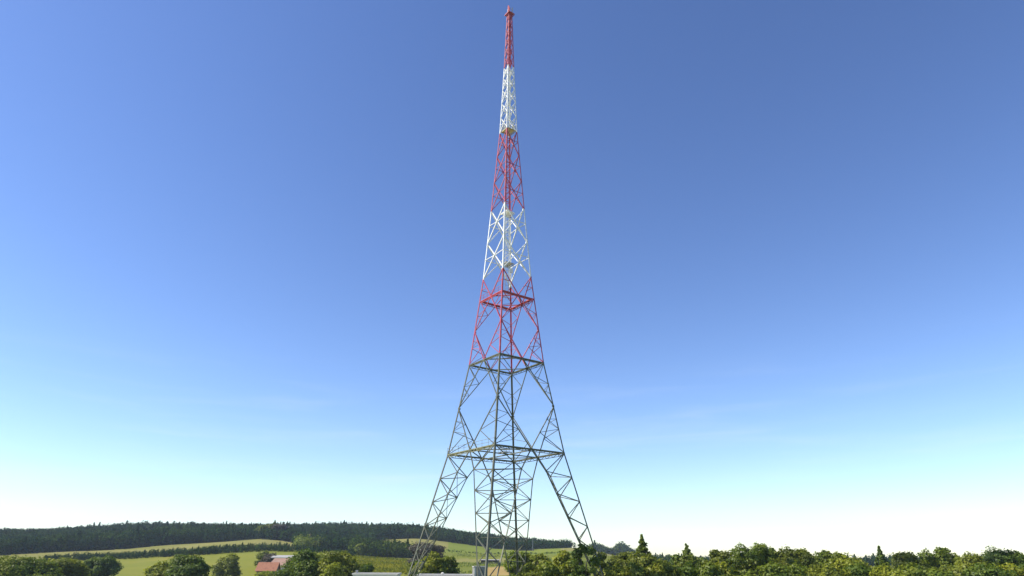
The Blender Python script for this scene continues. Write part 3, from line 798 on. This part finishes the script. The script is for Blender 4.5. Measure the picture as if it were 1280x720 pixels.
# ------------------------------------------------------------------ buildings
def gable_house(px, d, w, dep, eave, ridge, rz, roofm, wallm, label, name='farmhouse', chimney=True, wins=3):
    p = at(px, 700, d); gz0 = ground(p.x, p.y)
    root = empty(name, (p.x, p.y, gz0), label, 'house'); root.rotation_euler.z = rz
    a, b = w / 2, dep / 2
    wl = MB()
    wl.add([(-a, -b, -.4), (a, -b, -.4), (a, b, -.4), (-a, b, -.4), (-a, -b, eave), (a, -b, eave), (a, b, eave), (-a, b, eave), (-a, 0, ridge - .05), (a, 0, ridge - .05)],
           [(0, 1, 5, 4), (2, 3, 7, 6), (1, 2, 6, 9, 5), (3, 0, 4, 8, 7)])
    wl.build('wall', wallm, root)
    rf = MB(); o = .5; sl = (ridge - eave) / b
    for s in (-1, 1):
        e = (s * (b + o), eave - o * sl + .06); t = .16
        rf.add([(-a - o, e[0], e[1]), (a + o, e[0], e[1]), (a + o, 0, ridge + .06), (-a - o, 0, ridge + .06),
                (-a - o, e[0], e[1] + t), (a + o, e[0], e[1] + t), (a + o, 0, ridge + .06 + t), (-a - o, 0, ridge + .06 + t)],
               [(0, 1, 2, 3), (4, 5, 6, 7), (0, 1, 5, 4), (1, 2, 6, 5), (3, 0, 4, 7)])
    ro = rf.build('roof', roofm, root)
    if chimney:
        c = MB(); c.box((a * .4, b * .25, ridge + .3), (.8, .8, 1.8)); c.box((a * .4, b * .25, ridge + 1.26), (.95, .95, .14)); c.build('chimney', M['concrete'], ro)
    for i in range(wins):
        x = -a + w * (i + .5) / wins
        fr = MB()
        for dx in (-.55, .55): fr.box((x + dx, -b - .03, 1.6), (.1, .1, 1.4))
        for z in (.95, 2.25): fr.box((x, -b - .034, z), (1.2, .1, .1))
        fo = fr.build('window', M['frame'], root)
        pn = MB(); pn.box((x, -b - .015, 1.6), (1.0, .03, 1.2)); pn.build('pane', M['glass'], fo)
    if wins:
        dm = MB(); dm.box((a * .08, -b - .02, 1.05), (1.0, .06, 2.1)); dm.build('door', M['wood'], root)
    return root
h1 = at(335, 703.5, 262); h2 = at(354, 698.5, 285)
gz1 = ground(h1.x, h1.y); gz2 = ground(h2.x, h2.y)
gable_house(337, 262, 6.8, 7.0, h1.z - gz1 - 2.6, h1.z - gz1, .12, M['orange_tile'], M['wood'], 'low house with an orange clay tile roof at the left edge', chimney=False)
gable_house(355, 285, 8.5, 8.0, h2.z - gz2 - 2.9, h2.z - gz2, -.35, M['pink_tile'], M['render'], 'house with a faded pink tile roof right behind the orange roofed one', chimney=False)
h3 = at(355, 694.5, 330); gz3 = ground(h3.x, h3.y)
gable_house(355, 330, 9.5, 7, h3.z - gz3 - .9, h3.z - gz3, .02, M['grey_sheet'], M['render'], 'pale grey roofed barn behind the pink roofed house', name='barn', chimney=False, wins=0)

def flat_building(px0, px1, ytop, d, dep, label, chimney=None, vent=None):
    pa, pb = at(px0, ytop, d), at(px1, ytop, d); gz0 = ground((pa.x + pb.x) / 2, d)
    w = pb.x - pa.x; cx = (pa.x + pb.x) / 2; h = (pa.z + pb.z) / 2 - gz0
    root = empty('flat_roofed_building', (cx, d + dep / 2, gz0), label, 'building'); b = dep / 2
    wl = MB(); wl.box((0, 0, (h - .27) / 2 - .2), (w - .3, dep - .3, h - .29 + .4)); wl.build('wall', M['render'], root)
    pr = MB()
    for s in (-1, 1):
        pr.box((0, s * (b - .15), h - .14), (w, .3, .28)); pr.box((s * (w / 2 - .15), 0, h - .14), (.3, dep - .6, .28))
    pr.build('parapet', M['parapet'], root)
    rf = MB(); rf.box((0, 0, h - .25), (w - .6, dep - .6, .12)); ro = rf.build('roof', M['gravel'], root)
    n = max(2, int(w / 2.6))
    for i in range(n):
        x = -w / 2 + w * (i + .5) / n; fr = MB()
        if i == n // 2:
            fr.box((x, -b + .13, 1.05), (1.1, .08, 2.1)); fr.build('door', M['frame'], root); continue
        for dx in (-.65, 0, .65): fr.box((x + dx, -b + .12, 2.0), (.08, .1, 1.3))
        for z in (1.38, 2.62): fr.box((x, -b + .116, z), (1.38, .1, .08))
        fo = fr.build('window', M['frame'], root)
        pn = MB(); pn.box((x, -b + .145, 2.0), (1.3, .03, 1.2)); pn.build('pane', M['glass'], fo)
    if chimney is not None:
        c = MB(); c.box((chimney * w, 0, h + .05), (.34, .5, .7)); c.box((chimney * w, 0, h + .43), (.44, .6, .07)); c.build('chimney', M['concrete'], ro)
    if vent is not None:
        c = MB(); c.tube([(vent * w, -.6, h - .22), (vent * w, -.6, h + .12)], [.18, .18], 10); c.tube([(vent * w, -.6, h + .12), (vent * w, -.6, h + .2), (vent * w, -.6, h + .32)], [.32, .3, .05], 10)
        c.build('roof_vent', M['parapet'], ro)
    return root
flat_building(440, 497, 716.6, 132, 5, 'low building with a thin white flat roof edge left of the tower', chimney=-.46)
flat_building(521, 589.5, 718.2, 124, 5, 'low white edged flat roof between the left and near tower legs', vent=-.05)
# grey cabin behind the near leg
pa, pb = at(591, 707.5, 116), at(608.5, 707.5, 116); gz0 = ground(pa.x, 116)
cab = empty('equipment_cabin', ((pa.x + pb.x) / 2, 117, gz0), 'tall stained grey concrete cabin behind the near leg of the tower', 'cabin')
cab.rotation_euler.z = .22
w = (pb.x - pa.x) * .96; h = pa.z - gz0
b = MB(); b.box((0, 0, h / 2 - .2), (w, 1.9, h)); b.build('wall', M['dark_concrete'], cab)
b = MB(); b.box((0, 0, h - .12), (w + .16, 2.06, .16)); b.build('roof', M['concrete'], cab)
b = MB(); b.box((-w / 2 + .12, -.96, h / 2), (.26, .08, h - .4)); b.build('pale_face_strip', M['render'], cab)  # the lighter left face of the cabin, put in as a pale strip
b = MB(); b.box((.35, -.97, 1.05), (.95, .06, 2.1)); db = b.build('door', M['frame'], cab)
b = MB(); b.bar((.7, -1.05, 1.0), (.7, -1.05, 1.2), .03); b.build('handle', M['galv'], db)
# field shelter in the paddock
p = at(612.5, 701.5, 470); gz0 = ground(p.x, p.y)
sh = empty('field_shelter', (p.x, p.y, gz0), 'long low field shelter with a pale roof in the pasture below the ridge', 'shelter')
b = MB(); b.add([(-6.5, -1.6, 1.75), (6.5, -1.6, 1.75), (6.5, 1.6, 2.1), (-6.5, 1.6, 2.1), (-6.5, -1.6, 1.87), (6.5, -1.6, 1.87), (6.5, 1.6, 2.22), (-6.5, 1.6, 2.22)],
          [(3, 2, 1, 0), (4, 5, 6, 7), (0, 1, 5, 4), (1, 2, 6, 5), (2, 3, 7, 6), (3, 0, 4, 7)]); b.build('roof', M['grey_sheet'], sh)
b = MB(); b.box((0, 1.45, .9), (12.6, .1, 1.9)); b.box((-6.25, 0, .88), (.1, 2.7, 1.75)); b.box((6.25, 0, .88), (.1, 2.7, 1.75)); b.build('wall', M['wood'], sh)
for x in (-6.2, -2.1, 2.1, 6.2):
    b = MB(); b.box((x, -1.45, .85), (.18, .18, 1.8)); b.build('post', M['wood'], sh)
# thin pole at the corner of the ridge plantation
p = at(666, 687, 680); gz0 = ground(p.x, p.y); zt = at(666, 673.5, 680).z - gz0
pl = empty('pole', (p.x, p.y, gz0), 'thin pale pole at the corner of the ridge plantation', 'pole')
b = MB(); b.tube([(0, 0, -.3), (0, 0, zt)], [.13, .08], 8); b.build('shaft', M['galv'], pl)
b = MB(); b.bar((-.7, 0, zt - .4), (.7, 0, zt - .4), .1); b.build('crossarm', M['wood'], pl)

# ------------------------------------------------------------------ air
HAZE = 0.00011
if HAZE:
    b = MB(); b.box((0, 0, 58), (6200, 6200, 180)); hz = b.build('haze', [])
    m = bpy.data.materials.new('thin_summer_haze'); m.use_nodes = True; N = m.node_tree.nodes
    N.remove(N['Principled BSDF']); pv = N.new('ShaderNodeVolumePrincipled')
    pv.inputs['Color'].default_value = (.72, .84, 1, 1); pv.inputs['Density'].default_value = HAZE; pv.inputs['Anisotropy'].default_value = .1
    m.node_tree.links.new(pv.outputs[0], N['Material Output'].inputs['Volume']); hz.data.materials.append(m)
    hz.display_type = 'WIRE'; tag(hz, 'thin blue summer haze over the valley', 'haze', kind='stuff')

# ------------------------------------------------------------------ light
SUN_EL = math.radians(46); SUN_AZ = math.radians(-100)          # azimuth from the view direction, negative = left
sd = Vector((math.sin(SUN_AZ) * math.cos(SUN_EL), math.cos(SUN_AZ) * math.cos(SUN_EL), math.sin(SUN_EL)))
l = bpy.data.lights.new('sun', 'SUN'); l.energy = 4.2; l.angle = math.radians(.53); l.color = (1, .93, .80)
lo = bpy.data.objects.new('sun', l); COL.objects.link(lo); lo.location = (-60, 0, 80)
lo.rotation_euler = (-sd).to_track_quat('-Z', 'Y').to_euler()
SKY_GAMMA, SKY_SAT, SKY_VAL = 1.13, 1.08, .77       # deeper blue overhead, as the photograph's sky
w = bpy.data.worlds.new('World'); scene.world = w; w.use_nodes = True
nt = w.node_tree; N = nt.nodes; bg = N['Background']
sky = N.new('ShaderNodeTexSky'); sky.sky_type = 'NISHITA'; sky.sun_disc = False
sky.sun_elevation = SUN_EL; sky.sun_rotation = SUN_AZ; sky.altitude = 600
sky.air_density = 1.0; sky.dust_density = 0.3; sky.ozone_density = 2.5
gm = N.new('ShaderNodeGamma'); gm.inputs['Gamma'].default_value = SKY_GAMMA
hs = N.new('ShaderNodeHueSaturation'); hs.inputs['Saturation'].default_value = SKY_SAT; hs.inputs['Value'].default_value = SKY_VAL; hs.inputs['Hue'].default_value = .509
nt.links.new(sky.outputs[0], gm.inputs['Color']); nt.links.new(gm.outputs[0], hs.inputs['Color'])
# a few faint streaks of high cirrus low in the sky
tc = N.new('ShaderNodeTexCoord'); mp = N.new('ShaderNodeMapping'); mp.inputs['Scale'].default_value = (1.6, 1.6, 16); mp.inputs['Rotation'].default_value = (.03, .05, .4)
ns = N.new('ShaderNodeTexNoise'); ns.inputs['Scale'].default_value = 2.2; ns.inputs['Detail'].default_value = 7; ns.inputs['Roughness'].default_value = .55; ns.inputs['Distortion'].default_value = .4
nt.links.new(tc.outputs['Generated'], mp.inputs['Vector']); nt.links.new(mp.outputs[0], ns.inputs['Vector'])
mr = N.new('ShaderNodeMapRange'); mr.interpolation_type = 'SMOOTHSTEP'
for k_, v_ in zip(('From Min', 'From Max', 'To Min', 'To Max'), (.44, .85, 0, .22)): mr.inputs[k_].default_value = v_
nt.links.new(ns.outputs['Fac'], mr.inputs['Value'])
sx_ = N.new('ShaderNodeSeparateXYZ'); nt.links.new(tc.outputs['Generated'], sx_.inputs[0])
ms = N.new('ShaderNodeMapRange'); ms.interpolation_type = 'SMOOTHSTEP'
for k_, v_ in zip(('From Min', 'From Max', 'To Min', 'To Max'), (.30, .14, 0, 1)): ms.inputs[k_].default_value = v_
nt.links.new(sx_.outputs['Z'], ms.inputs['Value'])
mm = N.new('ShaderNodeMath'); mm.operation = 'MULTIPLY'; nt.links.new(mr.outputs[0], mm.inputs[0]); nt.links.new(ms.outputs[0], mm.inputs[1])
cm = N.new('ShaderNodeMixRGB'); cm.inputs['Color2'].default_value = (4.6, 4.9, 5.0, 1)
nt.links.new(mm.outputs[0], cm.inputs['Fac']); nt.links.new(hs.outputs[0], cm.inputs['Color1'])
nt.links.new(cm.outputs[0], bg.inputs['Color']); bg.inputs['Strength'].default_value = .13

# ------------------------------------------------------------------ camera
cam = bpy.data.cameras.new('camera'); co = bpy.data.objects.new('camera', cam); COL.objects.link(co)
cam.sensor_fit = 'HORIZONTAL'; cam.sensor_width = 36; cam.lens = F_PX / 1280 * 36
cam.clip_start = .1; cam.clip_end = 20000
cp, sp = math.cos(PITCH), math.sin(PITCH); cr, sr = math.cos(ROLL), math.sin(ROLL)
r0 = Vector((1, 0, 0)); u0 = Vector((0, -sp, cp)); f0 = Vector((0, cp, sp))
R_ = r0 * cr - u0 * sr; U_ = r0 * sr + u0 * cr
co.matrix_world = Matrix(((R_.x, U_.x, -f0.x, 0), (R_.y, U_.y, -f0.y, 0), (R_.z, U_.z, -f0.z, EYE), (0, 0, 0, 1)))
scene.camera = co
vs = scene.view_settings
vs.view_transform = 'Standard'; vs.look = 'None'; vs.exposure = 0.75; vs.gamma = 1.0; vs.use_curve_mapping = False
scene.render.resolution_x = 1024; scene.render.resolution_y = 576
